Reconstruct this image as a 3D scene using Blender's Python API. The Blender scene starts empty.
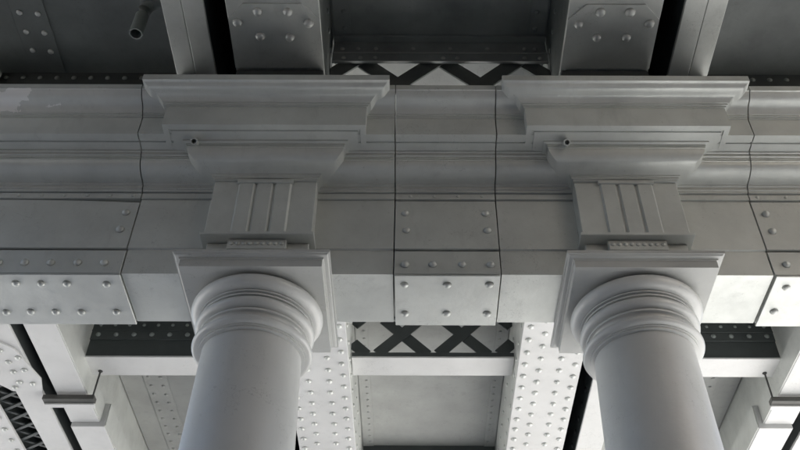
import bpy, bmesh, math, random
from mathutils import Matrix, Vector
random.seed(7)
S = bpy.context.scene
COL = S.collection
R = math.radians

# ------------------------------------------------------------------ camera
ZO = 1.6                                  # eye height: all heights below are above the eye
cam = bpy.data.cameras.new('camera')
cam.lens = 36 * 927 / 800
cam.sensor_width = 36
cam.sensor_fit = 'HORIZONTAL'
cam.shift_x = -0.0175
cam.clip_end = 2000
co = bpy.data.objects.new('camera', cam)
COL.objects.link(co)
co.matrix_world = (Matrix.Translation((-0.17, 0, ZO)) @ Matrix.Rotation(R(134), 4, 'X') @ Matrix.Rotation(R(0.17), 4, 'Z'))
S.camera = co

# ------------------------------------------------------------------ sky, sun, exposure
SUN_EL, SUN_AZ = 39, 155                  # azimuth clockwise from +Y
w = bpy.data.worlds.new('World')
S.world = w
w.use_nodes = True
nt = w.node_tree
bg = nt.nodes['Background']
sky = nt.nodes.new('ShaderNodeTexSky')
sky.sky_type = 'NISHITA'
sky.sun_disc = False
sky.sun_elevation = R(SUN_EL)
sky.sun_rotation = R(SUN_AZ)
sky.air_density = 1.0
sky.dust_density = 4.5
sky.ozone_density = 0.7
nt.links.new(sky.outputs[0], bg.inputs[0])
bg.inputs[1].default_value = 0.05
sl = bpy.data.lights.new('sun', 'SUN')
sl.energy = 5.0
sl.angle = R(0.6)
sl.color = (1.0, 0.99, 0.97)
so = bpy.data.objects.new('sun', sl)
COL.objects.link(so)
sd = Vector((math.sin(R(SUN_AZ)) * math.cos(R(SUN_EL)), math.cos(R(SUN_AZ)) * math.cos(R(SUN_EL)), math.sin(R(SUN_EL))))
so.rotation_euler = sd.to_track_quat('Z', 'Y').to_euler()
so.location = sd * 40
S.view_settings.view_transform = 'Standard'
S.view_settings.look = 'None'
S.view_settings.gamma = 1
S.view_settings.exposure = 2.8
S.cycles.max_bounces = 14
S.cycles.diffuse_bounces = 8
S.cycles.use_denoising = True
S.cycles.sample_clamp_indirect = 6

# ------------------------------------------------------------------ materials
def mat(name, base, var=0.10, rough=0.42, bump=0.12, dirt=0.25, dirtcol=None, scale=1.0, metal=0.0, spec=0.5, patch=False):
    m = bpy.data.materials.new(name)
    m.use_nodes = True
    t = m.node_tree
    N, L = t.nodes, t.links
    p = N['Principled BSDF']
    g = N.new('ShaderNodeNewGeometry')
    def noise(sc, det, rough_=0.6, stretch=None):
        n = N.new('ShaderNodeTexNoise')
        n.inputs['Scale'].default_value = sc * scale
        n.inputs['Detail'].default_value = det
        n.inputs['Roughness'].default_value = rough_
        if stretch:
            v = N.new('ShaderNodeVectorMath'); v.operation = 'MULTIPLY'
            v.inputs[1].default_value = stretch
            L.new(g.outputs['Position'], v.inputs[0]); L.new(v.outputs[0], n.inputs['Vector'])
        else:
            L.new(g.outputs['Position'], n.inputs['Vector'])
        return n
    def ramp(src, a, b):
        r = N.new('ShaderNodeMapRange')
        r.inputs['From Min'].default_value = a; r.inputs['From Max'].default_value = b
        L.new(src, r.inputs['Value'])
        return r.outputs[0]
    def mix(fac, a, b):
        x = N.new('ShaderNodeMix'); x.data_type = 'RGBA'
        L.new(fac, x.inputs[0])
        for k, v in ((6, a), (7, b)):
            if isinstance(v, tuple): x.inputs[k].default_value = (*v, 1)
            else: L.new(v, x.inputs[k])
        return x.outputs[2]
    lo = tuple(c * (1 - var) for c in base)
    hi = tuple(min(0.9, c * (1 + var)) for c in base)
    c = mix(ramp(noise(2.3, 6).outputs[0], 0.3, 0.7), lo, hi)
    dc = dirtcol or tuple(k * 0.55 for k in base)
    # grime with streaks and blotches of its own shape
    d1 = ramp(noise(9, 8, 0.7, (1, 1, 0.35)).outputs[0], 0.56, 0.78)
    ml = N.new('ShaderNodeMath'); ml.operation = 'MULTIPLY'; ml.inputs[1].default_value = dirt
    L.new(d1, ml.inputs[0])
    c = mix(ml.outputs[0], c, dc)
    # small chips and spots
    v = ramp(noise(42, 3, 0.5).outputs[0], 0.70, 0.76)
    m2 = N.new('ShaderNodeMath'); m2.operation = 'MULTIPLY'; m2.inputs[1].default_value = dirt * 1.1
    L.new(v, m2.inputs[0])
    c = mix(m2.outputs[0], c, dc)
    if patch:
        sp = N.new('ShaderNodeSeparateXYZ'); L.new(g.outputs['Position'], sp.inputs[0])
        def mm(op, a, b):
            q = N.new('ShaderNodeMath'); q.operation = op
            for k, v_ in ((0, a), (1, b)):
                if isinstance(v_, (int, float)): q.inputs[k].default_value = v_
                else: L.new(v_, q.inputs[k])
            return q.outputs[0]
        wob = mm('MULTIPLY', mm('SUBTRACT', noise(7, 5, 0.6).outputs[0], 0.5), 1.0)
        ex = mm('ADD', sp.outputs[0], wob)
        ez = mm('ADD', sp.outputs[2], mm('MULTIPLY', wob, 0.12))
        k1 = mm('LESS_THAN', ex, -2.27)
        k2 = mm('MULTIPLY', mm('GREATER_THAN', ez, ZO + 3.966), mm('LESS_THAN', ez, ZO + 4.028))
        c = mix(mm('MULTIPLY', k1, k2), c, (0.78, 0.78, 0.76))
    L.new(c, p.inputs['Base Color'])
    # hairline cracks and brush runs in the old paint
    vo = N.new('ShaderNodeTexVoronoi'); vo.feature = 'DISTANCE_TO_EDGE'; vo.inputs['Scale'].default_value = 3.1 * scale
    wv = N.new('ShaderNodeVectorMath'); wv.operation = 'ADD'
    L.new(g.outputs['Position'], wv.inputs[0]); L.new(noise(5, 4).outputs['Color'], wv.inputs[1]); L.new(wv.outputs[0], vo.inputs['Vector'])
    ck = N.new('ShaderNodeMath'); ck.operation = 'LESS_THAN'; ck.inputs[1].default_value = 0.006
    L.new(vo.outputs['Distance'], ck.inputs[0])
    gate = ramp(noise(1.7, 2).outputs[0], 0.52, 0.60)
    cg = N.new('ShaderNodeMath'); cg.operation = 'MULTIPLY'; L.new(ck.outputs[0], cg.inputs[0]); L.new(gate, cg.inputs[1])
    cg2 = N.new('ShaderNodeMath'); cg2.operation = 'MULTIPLY'; cg2.inputs[1].default_value = 0.5 if dirt > 0.2 else 0.25; L.new(cg.outputs[0], cg2.inputs[0])
    c = mix(cg2.outputs[0], c, dc)
    L.new(c, p.inputs['Base Color'])
    rr = N.new('ShaderNodeMapRange')
    rr.inputs['To Min'].default_value = rough - 0.1; rr.inputs['To Max'].default_value = rough + 0.18
    L.new(noise(14, 5).outputs[0], rr.inputs['Value'])
    L.new(rr.outputs[0], p.inputs['Roughness'])
    p.inputs['Metallic'].default_value = metal
    p.inputs['Specular IOR Level'].default_value = spec
    b = N.new('ShaderNodeBump')
    b.inputs['Strength'].default_value = bump
    b.inputs['Distance'].default_value = 0.006
    L.new(noise(55, 6, 0.65).outputs[0], b.inputs['Height'])
    b2 = N.new('ShaderNodeBump')
    b2.inputs['Strength'].default_value = bump * 1.5
    b2.inputs['Distance'].default_value = 0.02
    L.new(noise(6, 3, 0.5).outputs[0], b2.inputs['Height'])
    L.new(b2.outputs[0], b.inputs['Normal'])
    L.new(b.outputs[0], p.inputs['Normal'])
    return m

M = {}
M['paint'] = mat('silver_grey_paint', (0.552, 0.566, 0.542), var=0.13, dirt=0.36, metal=0.45, rough=0.47)
M['flaked'] = mat('silver_grey_paint_flaked', (0.552, 0.566, 0.542), var=0.13, dirt=0.36, metal=0.45, rough=0.47, patch=True)
M['column'] = mat('column_paint', (0.52, 0.525, 0.512), var=0.07, dirt=0.26, rough=0.38, bump=0.10, metal=0.1)
M['abacus'] = mat('abacus_shaded_paint', (0.42, 0.425, 0.41), var=0.08, dirt=0.3, rough=0.5, bump=0.10)  # darker than the column paint; occlusion at the capital put into the colour
M['pale'] = mat('pale_girder_paint', (0.52, 0.522, 0.515), var=0.07, dirt=0.24, bump=0.06)
M['pan'] = mat('deck_plate_paint', (0.31, 0.317, 0.306), var=0.12, dirt=0.4, rough=0.6)
M['dark'] = mat('dark_steel_tone', (0.045, 0.052, 0.052), var=0.2, dirt=0.3, rough=0.5)  # dark tone for cross beams, slot-side webs and bearing blocks
M['bar'] = mat('brown_black_metal', (0.06, 0.06, 0.055), var=0.2, rough=0.5)
M['rod'] = mat('thin_dark_rod', (0.03, 0.03, 0.03), rough=0.5)
M['pipe'] = mat('grey_pipe_metal', (0.20, 0.22, 0.21), var=0.2, rough=0.45)
M['near_dark'] = mat('near_span_dark', (0.15, 0.162, 0.156), var=0.25, dirt=0.4, rough=0.55)  # darker tone on near-span plates, webs and lattice bars
M['lifted_grey'] = mat('lifted_recess_grey', (0.34, 0.36, 0.35), var=0.25, dirt=0.45, rough=0.55)  # lighter copy of the near tone, raised where the recess gets little light
M['patch'] = mat('flaked_pale_paint', (0.74, 0.74, 0.72), var=0.05, dirt=0.1, rough=0.6)
M['slab'] = mat('dark_concrete', (0.12, 0.12, 0.115), var=0.2, rough=0.9)
M['asphalt'] = mat('worn_paving', (0.38, 0.38, 0.372), var=0.2, rough=0.9)
M['paving'] = mat('pale_paving', (0.42, 0.40, 0.37), var=0.12, rough=0.85)
M['setts'] = mat('pale_stone_setts', (0.40, 0.40, 0.397), var=0.15, rough=0.85)
M['ground'] = mat('ground_paving', (0.33, 0.33, 0.325), var=0.15, rough=0.9)
M['brick'] = mat('dark_brick', (0.10, 0.075, 0.06), var=0.25, rough=0.9)

# ------------------------------------------------------------------ mesh helpers
class MB:
    def __init__(self):
        self.bm = bmesh.new()
    def box(self, x0, x1, y0, y1, z0, z1, bev=0.0):
        x0, x1 = sorted((x0, x1)); y0, y1 = sorted((y0, y1)); z0, z1 = sorted((z0, z1))
        r = bmesh.ops.create_cube(self.bm, size=1.0, matrix=Matrix.Translation(((x0 + x1) / 2, (y0 + y1) / 2, (z0 + z1) / 2)) @ Matrix.Diagonal((x1 - x0, y1 - y0, z1 - z0, 1)))
        if bev:
            es = list({e for v in r['verts'] for e in v.link_edges})
            bmesh.ops.bevel(self.bm, geom=es, offset=bev, segments=1, affect='EDGES', profile=0.5)
        return self
    def prism_x(self, prof, x0, x1):
        """closed (y,z) polygon pulled along X"""
        a = [self.bm.verts.new((x0, y, z)) for y, z in prof]
        b = [self.bm.verts.new((x1, y, z)) for y, z in prof]
        n = len(prof)
        for i in range(n):
            self.bm.faces.new((a[i], a[(i + 1) % n], b[(i + 1) % n], b[i]))
        self.bm.faces.new(a[::-1]); self.bm.faces.new(b)
        return self
    def prism_z(self, poly, z0, z1):
        a = [self.bm.verts.new((x, y, z0)) for x, y in poly]
        b = [self.bm.verts.new((x, y, z1)) for x, y in poly]
        n = len(poly)
        for i in range(n):
            self.bm.faces.new((a[i], a[(i + 1) % n], b[(i + 1) % n], b[i]))
        self.bm.faces.new(a[::-1]); self.bm.faces.new(b)
        return self
    def prism_y(self, poly, y0, y1):
        a = [self.bm.verts.new((x, y0, z)) for x, z in poly]
        b = [self.bm.verts.new((x, y1, z)) for x, z in poly]
        n = len(poly)
        for i in range(n):
            self.bm.faces.new((a[i], a[(i + 1) % n], b[(i + 1) % n], b[i]))
        self.bm.faces.new(a[::-1]); self.bm.faces.new(b)
        return self
    def wrap(self, prof, cx, b, yf, yb, sx=1.2):
        """(d,z) profile carried round three sides of a block: side, front, side"""
        rows = []
        for d, z in prof:
            h = b + sx * d
            rows.append([self.bm.verts.new(p) for p in ((cx - h, yb, z), (cx - h, yf - d, z), (cx + h, yf - d, z), (cx + h, yb, z))])
        for r0, r1 in zip(rows, rows[1:]):
            for i in range(3):
                self.bm.faces.new((r0[i], r0[i + 1], r1[i + 1], r1[i]))
            self.bm.faces.new((r0[3], r0[0], r1[0], r1[3]))
        self.bm.faces.new(rows[0]); self.bm.faces.new(rows[-1])
        return self
    def frame_sweep(self, prof, cx, cy, hx, hy):
        """(d,z) profile carried round all four sides of a rectangle"""
        rows = []
        for d, z in prof:
            rows.append([self.bm.verts.new((cx + sx * (hx + d), cy + sy * (hy + d), z)) for sx, sy in ((-1, -1), (1, -1), (1, 1), (-1, 1))])
        for r0, r1 in zip(rows, rows[1:]):
            for i in range(4):
                self.bm.faces.new((r0[i], r0[(i + 1) % 4], r1[(i + 1) % 4], r1[i]))
        self.bm.faces.new(rows[0]); self.bm.faces.new(rows[-1])
        return self
    def lathe(self, prof, cx, cy, seg=72):
        rows = []
        for r, z in prof:
            rows.append([self.bm.verts.new((cx + r * math.cos(2 * math.pi * k / seg), cy + r * math.sin(2 * math.pi * k / seg), z)) for k in range(seg)])
        for r0, r1 in zip(rows, rows[1:]):
            for k in range(seg):
                self.bm.faces.new((r0[k], r0[(k + 1) % seg], r1[(k + 1) % seg], r1[k]))
        self.bm.faces.new(rows[0]); self.bm.faces.new(rows[-1])
        return self
    def tube(self, pts, r, seg=16, inner=None):
        pts = [Vector(p) for p in pts]
        def ring(i, rad):
            t = (pts[min(i + 1, len(pts) - 1)] - pts[max(i - 1, 0)]).normalized()
            u = t.orthogonal().normalized() if abs(t.z) > 0.99 else t.cross(Vector((0, 0, 1))).normalized()
            if abs(t.z) > 0.99: u = Vector((1, 0, 0))
            v = t.cross(u)
            return [self.bm.verts.new(pts[i] + rad * (math.cos(2 * math.pi * k / seg) * u + math.sin(2 * math.pi * k / seg) * v)) for k in range(seg)]
        rows = [ring(i, r) for i in range(len(pts))]
        if inner:
            rows += [ring(i, inner) for i in reversed(range(len(pts)))]
            rows.append(rows[0])
        for r0, r1 in zip(rows, rows[1:]):
            for k in range(seg):
                self.bm.faces.new((r0[k], r0[(k + 1) % seg], r1[(k + 1) % seg], r1[k]))
        if not inner:
            self.bm.faces.new(rows[0]); self.bm.faces.new(rows[-1])
        return self
    def bar(self, p0, p1, wid, y0, y1):
        """flat bar in an XZ plane from p0 to p1 (x,z)"""
        dx, dz = p1[0] - p0[0], p1[1] - p0[1]
        l = math.hypot(dx, dz); nx, nz = -dz / l * wid / 2, dx / l * wid / 2
        return self.prism_y([(p0[0] + nx, p0[1] + nz), (p1[0] + nx, p1[1] + nz), (p1[0] - nx, p1[1] - nz), (p0[0] - nx, p0[1] - nz)], y0, y1)
    def dome(self, x, y, z, r, direction, h=0.6, seg=8):
        add_dome(self.bm, Matrix.Translation((x, y, z)) @ DIRS[direction], r, h, seg)
        return self
    def build(self, name, material, parent=None, smooth=None, bev=0.0):
        bm = self.bm
        if bev:
            es = [e for e in bm.edges if len(e.link_faces) == 2 and e.calc_face_angle(0) > R(50)]
            bmesh.ops.bevel(bm, geom=es, offset=bev, segments=2, affect='EDGES', profile=0.5, clamp_overlap=True)
        bmesh.ops.recalc_face_normals(bm, faces=bm.faces)
        xs = [v.co.x for v in bm.verts]; ys = [v.co.y for v in bm.verts]; zs = [v.co.z for v in bm.verts]
        o0 = Vector(((min(xs) + max(xs)) / 2, (min(ys) + max(ys)) / 2, min(zs)))
        bmesh.ops.translate(bm, verts=bm.verts, vec=-o0)
        me = bpy.data.meshes.new(name)
        bm.to_mesh(me); bm.free()
        me.materials.append(M[material])
        if smooth is not None:
            me.shade_smooth()
            me.set_sharp_from_angle(angle=R(smooth))
        ob = bpy.data.objects.new(name, me)
        COL.objects.link(ob)
        ob.location = o0 + Vector((0, 0, ZO))
        attach(ob, parent)
        return ob

def world_loc(o):
    v = o.location.copy()
    while o.parent:
        o = o.parent; v += o.location
    return v
def attach(o, parent):
    if parent:
        o.location -= world_loc(parent)
        o.parent = parent

DIRS = {'down': Matrix.Identity(4), 'front': Matrix.Rotation(R(-90), 4, 'X'),
        'right': Matrix.Rotation(R(-90), 4, 'Y'), 'left': Matrix.Rotation(R(90), 4, 'Y')}
def add_dome(bm, mtx, r, h, seg):
    rings = []
    for a in (0, 35, 65):
        rr = r * math.cos(R(a)); zz = -r * h * math.sin(R(a))
        rings.append([bm.verts.new(mtx @ Vector((rr * math.cos(2 * math.pi * k / seg), rr * math.sin(2 * math.pi * k / seg), zz))) for k in range(seg)])
    tip = bm.verts.new(mtx @ Vector((0, 0, -r * h)))
    for r0, r1 in zip(rings, rings[1:]):
        for k in range(seg):
            bm.faces.new((r0[k], r0[(k + 1) % seg], r1[(k + 1) % seg], r1[k])).smooth = True
    for k in range(seg):
        bm.faces.new((rings[-1][k], rings[-1][(k + 1) % seg], tip)).smooth = True
    bm.faces.new(rings[0])

RIVET = {}
def rivet(x, y, z, r, direction, material, parent):
    key = (r, material)
    if key not in RIVET:
        bm = bmesh.new(); add_dome(bm, Matrix.Identity(4), r, 0.85, 12)
        bmesh.ops.recalc_face_normals(bm, faces=bm.faces)
        me = bpy.data.meshes.new('rivet'); bm.to_mesh(me); bm.free()
        me.materials.append(M[material]); RIVET[key] = me
    o = bpy.data.objects.new('rivet', RIVET[key])
    COL.objects.link(o)
    spin = Matrix.Rotation(random.uniform(0, 6.28), 4, 'Z')
    o.rotation_euler = (DIRS[direction] @ spin).to_euler()
    o.scale = (random.uniform(.93, 1.06),) * 2 + (random.uniform(.85, 1.1),)
    o.location = (x + random.uniform(-.003, .003), y, z + ZO) if direction == 'front' else (x + random.uniform(-.003, .003), y + random.uniform(-.003, .003), z + ZO)
    attach(o, parent)
    return o

def tag(o, label=None, cat=None, group=None, kind=None):
    if label: o['label'] = label
    if cat: o['category'] = cat
    if group: o['group'] = group
    if kind: o['kind'] = kind
    return o
def thing(name, loc, label, cat, group=None):
    o = bpy.data.objects.new(name, None)
    o.empty_display_size = 0.2
    COL.objects.link(o)
    o.location = (loc[0], loc[1], loc[2] + ZO)
    return tag(o, label, cat, group, 'thing')

BW0 = 5.25
SIDE = {-1: 'on the drainpipe side', 1: 'away from the drainpipe'}

# ------------------------------------------------------------------ ground, road, abutments
g = MB().box(-250, 250, -250, 250, -1.9, -1.75).build('ground', 'ground'); tag(g, 'flat pale paved ground far around the bridge', 'ground', kind='structure')
g = MB().box(-120, 120, 4.9, 13.9, -1.745, -1.72).build('road', 'setts'); tag(g, 'pale stone sett road passing under the bridge', 'road', kind='structure')
g = MB().box(-120, 120, -2.5, 4.9, -1.745, -1.6, 0.01).build('pavement', 'asphalt'); tag(g, 'worn grey pavement with kerb that the columns stand on', 'pavement', kind='structure')
g = MB().box(-120, 120, 13.9, 18.0, -1.745, -1.6, 0.01).build('pavement', 'paving'); tag(g, 'pale pavement on the other side of the road', 'pavement', kind='structure')
g = MB().box(-BW0, BW0, -3.3, -2.5, -1.75, 5.28).build('abutment_wall', 'brick'); tag(g, 'dark brick abutment wall behind the near pavement', 'wall', kind='thing')
g = MB().box(-BW0, BW0, 18.0, 18.8, -1.75, 5.28).build('abutment_wall', 'slab'); tag(g, 'grey abutment wall across the road', 'wall', kind='thing')
for s in (-1, 1):
    g = MB().box(s * (BW0 + .02), s * 45, -12, -2.5, -1.75, 2.8, .02).build('unseen_shade_block', 'brick'); tag(g, 'unseen dark block added to shade the pavement ' + SIDE[s], 'shade blocker', 'unseen shade blocks beside the bridge', 'thing')  # out of view, added to keep the sun off the near pavement

# ------------------------------------------------------------------ main levels (above the eye)
H = 4.63          # underside of the girder flanges
PAN = 5.30        # underside of the deck plates
YA, YB = 3.556, 3.939          # beam front and back
ZS = 3.08         # beam soffit
YC, XC = 3.755, 0.971          # column axis
Y0, Y1 = -2.45, 17.9           # girder run
BW = 5.2          # half width of the bridge

# ------------------------------------------------------------------ columns
def arc(cx, cz, rx, rz, a0, a1, n):
    return [(cx + rx * math.cos(R(a0 + (a1 - a0) * i / n)), cz + rz * math.sin(R(a0 + (a1 - a0) * i / n))) for i in range(n + 1)]
def column(s):
    x = s * XC
    t = thing('cast_iron_column', (x, YC, -1.6), 'smooth grey cast iron column with ringed capital, ' + SIDE[s], 'column', 'cast iron columns under the beam')
    MB().lathe([(.42, -1.6), (.42, -1.5), (.40, -1.46), (.365, -1.42), (.325, -1.36)], x, YC).build('base', 'column', t, 40)
    prof = []
    for i in range(15):
        k = i / 14
        prof.append((0.325 - 0.080 * (k ** 1.5), -1.36 + k * (2.70 + 1.36)))
    MB().lathe(prof, x, YC).build('shaft', 'column', t, 40)
    # capital: neck rings and bowl
    cap = MB().lathe([(.246, 2.70), (.263, 2.701), (.263, 2.711), (.272, 2.7115), (.272, 2.716)] + arc(.281, 2.736, .018, .019, -80, 80, 8) + [(.270, 2.757), (.270, 2.766), (.256, 2.768)]
                     + [(.254, 2.784), (.258, 2.796), (.262, 2.799), (.273, 2.800), (.273, 2.811), (.264, 2.813), (.264, 2.819)] + arc(.272, 2.848, .028, .026, -78, 78, 10) + [(.268, 2.876), (.268, 2.884), (.284, 2.885), (.284, 2.894), (.272, 2.895), (.272, 2.902), (.290, 2.903), (.290, 2.910)]
                     , x, YC).build('capital', 'column', t, 35)
    MB().lathe([(.279, 2.9105), (.279, 2.914)] + arc(.286, 2.956, .049, .040, -80, 76, 12) + [(.292, 2.9995)], x, YC).build('echinus', 'column', cap, 40)
    # abacus: square slab with a stepped edge
    ab = [(-.02, 3.001), (0, 3.001), (0, 3.044), (.006, 3.046), (.008, 3.052)] + [(.012, 3.053), (.022, 3.055), (.028, 3.059), (.03, 3.062), (.036, 3.062), (.037, 3.080), (.034, 3.081)]
    MB().frame_sweep(ab, x, YC, .350, .353).build('abacus', 'abacus', t, 25)
for s in (-1, 1):
    column(s)

# ------------------------------------------------------------------ entablature profiles
def ovolo(d0, z0, d1, z1, n=8):
    """convex quarter from (d0,z0) out and up to (d1,z1): steep at the top"""
    return [(d0 + (d1 - d0) * math.sin(R(90) * i / n), z0 + (z1 - z0) * (1 - math.cos(R(90) * i / n))) for i in range(n + 1)]
def cyma(d0, z0, d1, z1, n=10):
    return [(d0 + (d1 - d0) * (i / n), z0 + (z1 - z0) * (i / n) + 0.008 * math.sin(2 * math.pi * i / n)) for i in range(n + 1)]
def prof_poly(pr, yback=YB):
    p = [(YA - d, z) for d, z in pr]
    return [(yback, pr[0][1])] + p + [(yback, pr[-1][1])]
P_FRIEZE = [(.040, 3.645), (.040, 3.658), (.048, 3.660), (.048, 3.680), (.058, 3.682)] + ovolo(.062, 3.688, .180, 3.745) + [(.184, 3.746), (.184, 3.757)]
P_CORN = [(.188, 3.758), (.188, 3.768), (.197, 3.770), (.197, 3.788), (.205, 3.790), (.205, 3.801), (.255, 3.804), (.257, 3.812), (.268, 3.812), (.270, 3.803), (.315, 3.805), (.315, 3.938), (.322, 3.939), (.322, 3.948), (.330, 3.949), (.330, 3.959)] + cyma(.336, 3.960, .434, 4.032) + [(.440, 4.034), (.440, 4.072)]
P_TAEN = [(.030, 3.602), (.030, 3.640)]

def plain_parts(x0, x1, t, riveted, flaked=False):
    e = 0.0035
    if riveted:
        a = MB().prism_x([(YB, ZS), (YA, ZS), (YA, 3.600), (YB, 3.600)], x0, x1).build('architrave', 'paint', t)
        if flaked:      # the plate has sagged away from the strip above it near the joint
            MB().prism_y([(x0, 3.246), (x0, 3.577), (x0 - .30, 3.592), (x0 - .7, 3.597), (x1, 3.597), (x1, 3.246)], YA - .020, YA - .0025).build('face_plate', 'paint', a, None, .0015)
        else:
            MB().box(x0, x1, YA - .020, YA - .0025, 3.246, 3.596, .002).build('face_plate', 'paint', a)
        MB().box(x0, x1, YA - .011, YA - .0025, ZS - .001, 3.236, .002).build('fascia_plate', 'paint', a)
        MB().box(x0 + e, x1 - e, YA - .013, YB + .010, ZS - .015, ZS - .005, .002).build('soffit_plate', 'paint', a)
    else:
        a = MB().prism_x([(YB, ZS), (YA - .006, ZS), (YA - .006, 3.242), (YA - .018, 3.246), (YA - .018, 3.600), (YB, 3.600)], x0, x1).build('architrave', 'paint', t, None, .003)
    MB().prism_x(prof_poly(P_TAEN), x0, x1).build('taenia', 'paint', t, None, .003)
    MB().prism_x(prof_poly(P_FRIEZE), x0, x1).build('frieze_moulding', 'paint', t, 30)
    MB().prism_x(prof_poly(P_CORN), x0, x1).build('cornice', 'flaked' if flaked else 'paint', t, 30)
    return a

def row(x0, x1, step):
    n = max(1, round((x1 - x0) / step))
    return [x0 + (x1 - x0) * i / n for i in range(n + 1)]

SEAM_IN, SEAM_OUT, GAP = 0.276, 1.652, 0.006
# middle bay
t = thing('riveted_beam', (0, YA + .19, ZS), 'short riveted beam length with moulded cornice between the two columns', 'beam', 'riveted beam lengths between columns')
a = plain_parts(-SEAM_IN + GAP, SEAM_IN - GAP, t, True)
for x in (-.215, .215):
    rivet(x, YA - .020, 3.500, .0225, 'front', 'paint', a)
    rivet(x + .004, YA - .020, 3.375, .0225, 'front', 'paint', a)
for x in (-.215, -.072, .075, .222):
    rivet(x, YA - .011, 3.142, .0225, 'front', 'paint', a)
for x in (-.215, 0, .215):
    rivet(x, YA + .055, ZS - .015, .0225, 'down', 'paint', a)
    rivet(x, YA + .290, ZS - .015, .0225, 'down', 'paint', a)
b = MB()
for x in (-.19, -.06, .07, .20): b.dome(x, YA - .030, 3.622, .011, 'front')
tag(b.build('small_rivet_row', 'paint', t), kind='stuff')
# outer bays
for s in (-1, 1):
    t = thing('riveted_beam', (s * 3.9, YA + .19, ZS), 'long riveted beam length with moulded cornice running outward ' + SIDE[s], 'beam', 'riveted beam lengths between columns')
    xo = SEAM_OUT + GAP
    a = plain_parts(s * xo, s * BW, t, True, s < 0)
    for x, z in ((1.715, 3.500), (1.720, 3.375)):
        rivet(s * x, YA - .020, z, .0225, 'front', 'paint', a)
    if s < 0:
        for x in row(1.755, 3.9, .131): rivet(s * x, YA - .011, 3.148, .0225, 'front', 'paint', a)
        for x in [1.735] + row(1.935, 3.9, .132): rivet(s * x, YA + .055, ZS - .015, .0225, 'down', 'paint', a)
        for x in [1.735] + row(1.925, 3.9, .132): rivet(s * x, YA + .285, ZS - .015, .0225, 'down', 'paint', a)
        b = MB()
        for x in row(1.70, 4.2, .126): b.dome(s * x, YA - .030, 3.622, .012, 'front')
        tag(b.build('small_rivet_row', 'paint', t), kind='stuff')
    else:
        for x in row(1.735, 3.9, .20): rivet(s * x, YA - .011, 3.148, .0225, 'front', 'paint', a)
        for x in row(1.735, 3.9, .20):
            rivet(s * x, YA + .07, ZS - .015, .0225, 'down', 'paint', a)
            rivet(s * x - .01, YA + .265, ZS - .015, .0225, 'down', 'paint', a)
        b = MB()
        for x in row(1.70, 4.2, .16): b.dome(s * x, YA - .030, 3.622, .012, 'front')
        tag(b.build('small_rivet_row', 'paint', t), kind='stuff')

# blocks over the columns
YF, BH = 3.440, 0.276
def block(s):
    x = s * XC
    t = thing('entablature_block', (x, YA + .19, ZS), 'stepped cast block with fluted bracket over the column ' + SIDE[s], 'entablature', 'cast blocks over the columns')
    xa, xb = sorted((s * SEAM_IN, s * SEAM_OUT))
    plain_parts(xa, xb, t, False)
    yb = 3.60
    MB().wrap([(-.005, 3.652), (.004, 3.653), (.004, 3.662), (.013, 3.663), (.013, 3.674), (.022, 3.676), (.022, 3.684)] + ovolo(.026, 3.686, .144, 3.760) + [(.148, 3.761), (.148, 3.772)], x, BH, YF, yb, 1.0).build('bracket_moulding', 'paint', t, 30)
    MB().wrap([(.152, 3.773), (.152, 3.783), (.168, 3.785), (.168, 3.794), (.176, 3.795), (.222, 3.800), (.224, 3.808), (.234, 3.808), (.236, 3.801), (.266, 3.803), (.266, 3.951), (.273, 3.952), (.273, 3.961), (.283, 3.962), (.283, 3.970)] + cyma(.289, 3.971, .384, 4.030) + [(.390, 4.032), (.390, 4.0745)], x, BH, YF, yb, 1.0).build('cornice', 'paint', t, 30)
    # bracket with flutes
    k = MB().box(x - BH, x + BH, YF + .008, yb, 3.262, 3.6515, .003).build('bracket', 'paint', t)
    MB().box(x - .150, x + .150, YF - .012, YF + .007, 3.628, 3.650, .002).build('bracket_fillet', 'paint', k)
    for i in (-1, 0, 1):
        c = x + i * .098
        MB().prism_z([(c - .046, YF + .007), (c - .036, YF - .004), (c + .036, YF - .004), (c + .046, YF + .007)], 3.264, 3.627).build('flute_bar', 'paint', k)
    sh = MB().box(x - .292, x + .292, YF - .018, yb - .002, 3.240, 3.260, .003).build('bracket_shelf', 'paint', t)
    MB().box(x - .262, x + .262, YF + .052, yb, 3.082, 3.238, .003).build('bracket_foot', 'paint', t)
    b = MB().box(x - .150, x + .150, YF + .020, YF + .051, 3.172, 3.238, .002)
    for i in range(9):
        b.dome(x - .128 + i * .032, YF + .020, 3.208, .013, 'front', .6, 8)
    b.build('guttae_band', 'paint', sh)
    px = -1.345 if s < 0 else .645
    MB().tube([(px, YF - .196, 3.748), (px, YF - .176, 3.770), (px, YF - .13, 3.792)], .019, 14, .013).build('drain_stub', 'paint', t, 40)
for s in (-1, 1):
    block(s)

# ------------------------------------------------------------------ deck above
t = thing('bridge_deck', (0, 8, PAN), 'plated underside of the bridge deck between and above the girders', 'bridge deck')
MB().box(-BW, BW, Y0 - .8, Y1 + .8, 5.92, 6.5).build('deck_slab', 'slab', t)
def pans(x0, x1, rows):
    for a, bb, m in rows:
        MB().box(x0, x1, a, bb, PAN, PAN + .012).build('deck_plate', m, t)
ys_mid = [(Y0, .66, 'lifted_grey'), (.668, 3.69, 'lifted_grey'), (3.694, 6.69, 'pan'), (6.70, 8.96, 'pan'), (8.98, 12.6, 'pan'), (12.61, 15.6, 'pan'), (15.61, Y1, 'pan')]
ys_out = [(Y0, .66, 'near_dark'), (.668, 3.970, 'near_dark'), (3.976, 6.69, 'pan'), (6.70, 9.7, 'pan'), (9.71, 12.6, 'pan'), (12.61, 15.6, 'pan'), (15.61, Y1, 'pan')]
pans(-.735, .735, ys_mid)
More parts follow.
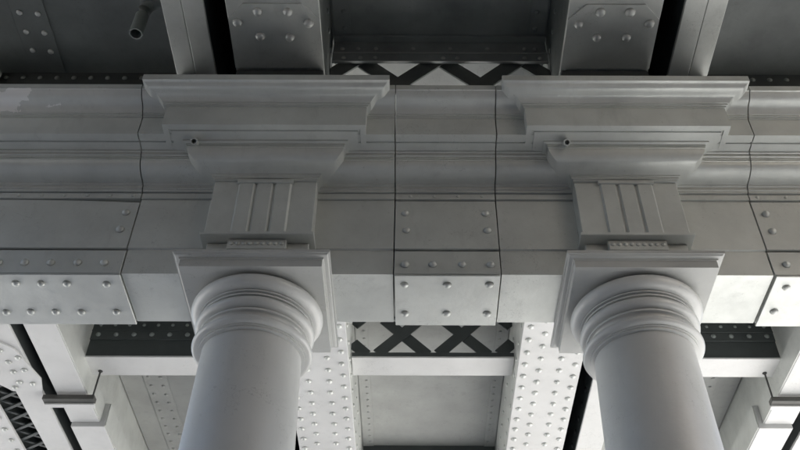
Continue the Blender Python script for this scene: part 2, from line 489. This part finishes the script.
for s in (-1, 1):
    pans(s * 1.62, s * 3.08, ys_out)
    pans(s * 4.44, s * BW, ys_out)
def strap(name, x0, x1, y0, y1, m, lines, r, step, ya, yb):
    st = MB().box(x0, x1, y0, y1, PAN - .012, PAN - .001, .002).build(name, m, t)
    b = MB()
    y = ya
    while y < yb:
        for k, x in enumerate(lines): b.dome(x, y - .01 * k, PAN - .012, r, 'down', seg=8)
        y += step
    tag(b.build('strap_rivets', 'paint' if m == 'near_dark' else m, st), kind='stuff')
for s in (-1, 1):
    strap('joint_strap', s * 2.62, s * 2.85, Y0, 3.94, 'near_dark', (s * 2.675, s * 2.795), .022, .152, 2.4, 3.9)
    strap('joint_strap', s * 2.62, s * 2.85, 6.97, Y1, 'pan', (s * 2.675, s * 2.795), .020, .152, 7.05, 11)
    strap('edge_strap', s * .600, s * .715, Y0, 3.61, 'lifted_grey', (s * .640,), .018, .13, 2.4, 3.6)
    strap('edge_strap', s * .600, s * .715, 3.75, Y1, 'pan', (s * .636,), .015, .115, 4.6, 11)

# ------------------------------------------------------------------ girders running across
YS = 3.75         # the spans meet over the columns
def girder_wide_near(s):
    t = thing('wide_girder', (s * .992, .6, H), 'wide grey girder end with six-rivet splice plate above the cornice ' + SIDE[s], 'girder', 'wide girders of the near span')
    x0, x1 = .722, 1.262
    MB().box(s * x0, s * x1, Y0, YS - .01, H, H + .028, .003).build('flange', 'paint', t)
    MB().box(s * (x0 + .004), s * (x0 + .03), Y0, YS - .01, H + .028, 5.92, 0).build('web', 'near_dark', t)
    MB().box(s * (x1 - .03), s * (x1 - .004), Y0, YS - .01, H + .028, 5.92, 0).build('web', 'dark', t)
    MB().box(s * (x0 + .006), s * (x1 - .006), 3.415, YS - .01, 4.076, H - .013, .006).build('bearing_block', 'dark', t)
    ya, yb = 2.955, 3.405
    xm = (x0 + x1) / 2
    poly = [(s * x0, yb), (s * x1, yb), (s * (x1 - .004), 3.055), (s * (x1 - .10), ya), (s * (x0 + .10), ya), (s * (x0 + .004), 3.055)]
    d = MB().prism_z(poly, H - .012, H - .001).build('splice_plate', 'paint', t, None, .002)
    for dx, y in ((-.088, 3.005), (.088, 3.005), (-.205, 3.085), (.215, 3.083), (-.082, 3.180), (.092, 3.178)):
        rivet(s * (xm + dx), y, H - .012, .030, 'down', 'paint', d)
    b = MB()
    y = 2.4
    while y < 3.6:
        b.dome(s * (x0 + .004), y, H + .45, .02, 'left' if s > 0 else 'right')
        y += .15
    tag(b.build('web_rivets', 'pipe', t), kind='stuff')
def girder_narrow_near(s):
    t = thing('narrow_girder', (s * 1.512, .6, H), 'narrow plain grey girder above the cornice beside the black slot ' + SIDE[s], 'girder', 'narrow girders of the near span')
    x0, x1 = 1.390, 1.634
    MB().box(s * x0, s * 1.515, Y0, YS - .01, H, H + .028, .003).build('flange', 'paint', t)
    MB().box(s * 1.518, s * x1, Y0, YS - .01, H + .002, H + .028, .003).build('flange', 'paint', t)
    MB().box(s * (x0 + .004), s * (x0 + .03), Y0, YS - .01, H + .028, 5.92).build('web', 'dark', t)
    MB().box(s * (x1 - .03), s * (x1 - .004), Y0, YS - .01, H + .028, 5.92).build('web', 'near_dark', t)
    MB().box(s * (x0 + .02), s * (x1 - .02), 3.47, YS - .01, 4.076, H - .001, .006).build('bearing_block', 'dark', t)
def girder_wide(s):
    t = thing('wide_girder', (s * .992, 8, H), 'wide white girder with four staggered rivet lines behind the column ' + SIDE[s], 'girder', 'wide riveted girders of the far span')
    x0, x1 = .722, 1.262
    fl = MB().box(s * x0, s * x1, YS, Y1, H, H + .028, .003).build('flange', 'pale', t)
    MB().box(s * (x0 + .004), s * (x0 + .03), YS, Y1, H + .028, 5.92, 0).build('web', 'paint', t)
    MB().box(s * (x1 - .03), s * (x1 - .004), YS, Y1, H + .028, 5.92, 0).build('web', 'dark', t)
    MB().box(s * (x0 + .05), s * (x1 - .05), YS, 4.05, 4.076, H - .001, .006).build('bearing_block', 'dark', t)
    y = 5.55
    while y < 8.7:
        for fx in (.335, .665): rivet(s * (x0 + fx * (x1 - x0)), y, H, .027, 'down', 'paint', fl)
        for fx in (.105, .895): rivet(s * (x0 + fx * (x1 - x0)), y + .085, H, .027, 'down', 'paint', fl)
        y += .172
    b = MB()
    y = 5.4
    while y < 9.2:
        b.dome(s * (x0 + .004), y, H + .12, .02, 'left' if s > 0 else 'right'); b.dome(s * (x0 + .004), y + .1, H + .42, .02, 'left' if s > 0 else 'right')
        b.dome(s * (x1 - .004), y, H + .12, .024, 'right' if s > 0 else 'left')
        y += .24
    tag(b.build('web_rivets', 'paint', t), kind='stuff')
def girder_narrow(s):
    t = thing('narrow_girder', (s * 1.512, 8, H), 'narrow white girder across the dark slot from the rivet-covered girder ' + SIDE[s], 'girder', 'narrow girders of the far span')
    x0, x1 = 1.390, 1.634
    MB().box(s * x0, s * x1, YS, Y1, H, H + .028, .003).build('flange', 'pale', t)
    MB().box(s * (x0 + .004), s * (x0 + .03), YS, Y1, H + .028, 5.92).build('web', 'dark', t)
    MB().box(s * (x1 - .03), s * (x1 - .004), YS, Y1, H + .028, 5.92).build('web', 'paint', t)
    MB().box(s * (x0 + .02), s * (x1 - .02), YS, 4.05, 4.076, H - .001, .006).build('bearing_block', 'dark', t)
    b = MB()
    y = 5.4
    while y < 9.2:
        b.dome(s * (x0 + .004), y, H + .14, .028, 'left' if s > 0 else 'right')
        y += .24
    tag(b.build('web_rivets', 'rod', t), kind='stuff')
def beam_outer(s):
    t = thing('box_beam', (s * 3.22, 8, H), 'pale plain box beam with a dark bar hung below, ' + SIDE[s], 'beam', 'outer box beams')
    x0, x1 = 3.07, 3.335
    MB().box(s * x0, s * x1, YS, 7.428, H, H + .21, .004).build('box', 'pale', t)
    MB().box(s * (x0 + .02), s * (x1 - .02), YS, Y1, H + .21, 5.92).build('web', 'paint', t)
    MB().box(s * 3.015, s * 3.325, 7.43, Y1, H - .045, H + .205, .004).build('flange_plate', 'pale', t)
    MB().box(s * (x0 - .010), s * (x0 - .001), YS, 7.428, H + .006, H + .208, .002).build('side_shade_skin', 'paint', t)  # thin skins added to colour the box beam's side faces as shaded
    MB().box(s * (3.015 - .010), s * (3.015 - .001), 7.432, Y1, H - .035, H + .203, .002).build('side_shade_skin', 'paint', t)
def girder_strip(s):
    t = thing('strip_girder', (s * 3.56, 8, H), 'pale strip girder with cut-cornered gusset outside the box beam ' + SIDE[s], 'girder', 'outer strip girders')
    MB().box(s * 3.455, s * 3.69, YS, Y1, H, H + .028, .003).build('flange', 'pale', t)
    MB().box(s * 3.47, s * 3.50, YS, Y1, H + .028, 5.92).build('web', 'dark', t)
    MB().box(s * 3.64, s * 3.67, YS, Y1, H + .028, 5.92).build('web', 'dark', t)
    poly = [(3.40, 6.72), (3.44, 6.90), (3.70, 6.90), (3.92, 6.64), (4.2, 6.40), (4.2, 6.16), (3.62, 6.16), (3.50, 6.28)]
    gp = MB().prism_z([(s * a, b) for a, b in poly], H - .016, H - .001).build('gusset_plate', 'pale', t, None, .002)
    for x, y in ((3.50, 6.40), (3.62, 6.30), (3.60, 6.46), (3.74, 6.30), (3.50, 6.58), (3.60, 6.60), (3.74, 6.46), (3.86, 6.38), (3.49, 6.78), (3.60, 6.76), (3.66, 6.84), (3.78, 6.62), (3.90, 6.50), (4.02, 6.36), (3.95, 6.24)):
        rivet(s * x, y, H - .016, .027, 'down', 'paint', gp)
def girder_far(s):
    t = thing('laced_girder', (s * 4.15, 8, H), 'outermost riveted girder with dark lacing bars along its edge ' + SIDE[s], 'girder', 'outermost laced girders')
    fl = MB().box(s * 3.91, s * 4.44, YS, Y1, H, H + .028, .003).build('flange', 'pale', t)
    MB().box(s * 3.925, s * 3.955, YS, Y1, H + .028, 5.92).build('web', 'dark', t)
    MB().box(s * 4.40, s * 4.43, YS, Y1, H + .028, 5.92).build('web', 'paint', t)
    y = 6.6
    while y < 9.3:
        for x in (3.98, 4.16, 4.33): rivet(s * x, y + (.08 if x == 4.16 else 0), H, .027, 'down', 'paint', fl)
        y += .19
    y = 5.6
    while y < 10:
        MB().prism_z([(s * 3.692, y), (s * 3.692, y + .035), (s * 3.908, y + .17), (s * 3.908, y + .135)], H + .03, H + .042).build('lacing_bar', 'dark', t)
        MB().prism_z([(s * 3.692, y + .17), (s * 3.692, y + .135), (s * 3.908, y), (s * 3.908, y + .035)], H + .044, H + .056).build('lacing_bar', 'dark', t)
        y += .17
for s in (-1, 1):
    girder_wide_near(s); girder_narrow_near(s); girder_wide(s); girder_narrow(s); beam_outer(s); girder_strip(s); girder_far(s)

# ------------------------------------------------------------------ cross beams
def lattice(y, label):
    t = thing('lattice_cross_beam', (0, y, 4.45), label, 'lattice beam', 'lattice cross beams')
    near = y < 5
    zt, zb = (5.03, 4.52) if near else (5.29, 4.84)
    xe = .716
    if near:  # near beam coloured lighter than the far one, making up for weaker light
        f1 = MB().box(-xe, xe, y - .012, y + .012, 5.115, 5.288, .002).build('top_angle', 'lifted_grey', t)
        f2 = MB().box(-xe, xe, y - .026, y - .013, 5.022, 5.125, .002).build('top_flange', 'lifted_grey', t)
        MB().box(-xe, xe, y - .06, y - .013, 5.262, 5.286, .002).build('ledge', 'lifted_grey', t)
        b = MB()
        for x in (-.655, -.55, -.43, -.18, .07, .32, .57, .64): b.dome(x, y - .012, 5.19, .017, 'front')
        for x in (-.64, -.53, -.43, .02, .115, .56, .66): b.dome(x, y - .026, 5.068, .017, 'front')
        MB().box(-xe, xe, y - .034, y - .0265, 5.117, 5.126, .002).build('angle_lip', 'paint', t)
        MB().box(-xe, xe, y - .036, y - .0265, 5.020, 5.029, .002).build('angle_lip', 'paint', t)
        tag(b.build('angle_rivets', 'paint', t), kind='stuff')
    else:
        MB().box(-xe, xe, y - .012, y + .012, 5.262, 5.285, .002).build('top_angle', 'dark', t)
        MB().box(-xe, xe, y - .010, y + .014, 4.842, 4.885, .002).build('bottom_angle', 'dark', t)
    MB().box(-xe, xe, y - .015, y + .255, zb - .018, zb, .003).build('bottom_flange', 'pale', t)
    per = .54; zm0, zm1 = (4.545, 5.105) if near else (zb - .01, zb + .53)
    for k, (off, sg) in enumerate(((0, 1), (.014, -1))):
        for i in range(-2, 2):
            xa = i * per; x_b = xa + per
            za, z_b = (zm0, zm1) if sg > 0 else (zm1, zm0)
            # clip to the bay and to the flanges
            def at(x): return za + (z_b - za) * (x - xa) / per
            c0, c1 = max(xa, -xe), min(x_b, xe)
            for lo in (0,):
                pts = [(c0, at(c0)), (c1, at(c1))]
            def clipz(p, q):
                (xp, zp), (xq, zq) = p, q
                for lim, hi in ((5.2 if near else zt - .02, True), (zb + .04, False)):
                    if (hi and zp > lim) or (not hi and zp < lim):
                        f = (lim - zp) / (zq - zp); xp, zp = xp + f * (xq - xp), lim
                return (xp, zp)
            p0 = clipz(pts[0], pts[1]); p1 = clipz(pts[1], pts[0])
            if abs(p1[0] - p0[0]) > .05:
                MB().bar(p0, p1, .112 if near else .105, y + off, y + off + .012).build('lattice_bar', 'near_dark' if near else 'dark', t)
    return t
lattice(3.68, 'dark lattice cross beam standing right above the cornice between the columns')
lf = lattice(6.69, 'dark lattice cross beam with pale bottom flange beyond the beam')
m = thing('deck_cross_rib', (0, 8.97, 5.1), 'dark shallow cross rib under the far deck plate', 'cross rib')
MB().box(-.716, .716, 8.95, 8.975, 5.12, 5.296, .002).build('web', 'dark', m)
MB().box(-.716, .716, 8.88, 9.05, 5.10, 5.12, .002).build('flange', 'paint', m)

def plate_cross(s, y, label, lo):
    t = thing('plate_cross_beam', (s * 2.35, y, 4.84), label, 'cross beam', 'riveted plate cross beams')
    x0, x1 = 1.634, 3.066
    MB().box(s * x0, s * x1, y, y + .014, 4.842, 5.288).build('web', 'dark', t)
    if lo:
        a = MB().box(s * x0, s * x1, y - .016, y - .001, 5.015, 5.27, .002).build('top_angle', 'dark', t)
        MB().box(s * x0, s * x1, y - .024, y - .0165, 5.105, 5.120, .002).build('angle_lip', 'dark', t)
    else:
        a = MB().box(s * x0, s * x1, y - .016, y - .001, 5.10, 5.294, .002).build('top_angle', 'dark', t)
    MB().box(s * x0, s * x1, y - .012, y + .265, 4.822, 4.840, .003).build('bottom_flange', 'pale', t)
    b = MB()
    if lo:
        for x in row(1.70, 3.0, .125): b.dome(s * x, y - .016, 5.175, .017, 'front')
        for x in row(1.72, 3.0, .165): b.dome(s * x, y - .016, 5.068, .024, 'front')
    else:
        for x in row(1.72, 3.02, .118): b.dome(s * x, y - .016, 5.232, .020, 'front')
    tag(b.build('angle_rivets', 'pipe', t), kind='stuff')
for s in (-1, 1):
    plate_cross(s, 3.966, 'dark riveted cross beam edge just above the long cornice ' + SIDE[s], False)
    plate_cross(s, 6.69, 'dark riveted cross beam with pale flange behind the column ' + SIDE[s], True)

# ------------------------------------------------------------------ small things
t = thing('drain_pipe', (-1.92, 3.355, 4.9), 'open-ended grey drain pipe hanging from the deck plate', 'pipe')
MB().tube([(-1.92, 3.355, 4.90), (-1.92, 3.355, 5.0), (-1.92, 3.355, 5.10), (-1.915, 3.352, 5.16), (-1.895, 3.345, 5.20), (-1.85, 3.335, 5.225), (-1.60, 3.30, 5.235)], .043, 20, .034).build('pipe_bend', 'pipe', t, 50)
MB().tube([(-1.90, 3.33, 5.19), (-1.90, 3.33, 5.25), (-1.90, 3.33, 5.305)], .05, 16).build('pipe_socket', 'pipe', t, 50)
for s in (-1, 1):
    t = thing('hanger_bar', (s * 3.2, 6.98, H - .1), 'dark bar hung by a thin rod under the box beam ' + SIDE[s], 'hanger bar', 'hanger bars under the box beams')
    MB().box(s * 2.985, s * 3.44, 6.93, 7.01, H - .075, H - .028, .004).build('bar', 'bar', t)
    MB().box(s * 2.99, s * 3.435, 6.995, 7.05, H - .090, H - .073, .003).build('lip', 'pale', t)
    MB().tube([(s * 2.995, 6.93, H - .04), (s * 2.985, 6.91, 4.70), (s * 2.975, 6.89, 4.815)], .008, 8).build('rod', 'rod', t)
    MB().dome(s * 2.975, 6.89, 4.822, .022, 'down').build('rod_nut', 'rod', t)
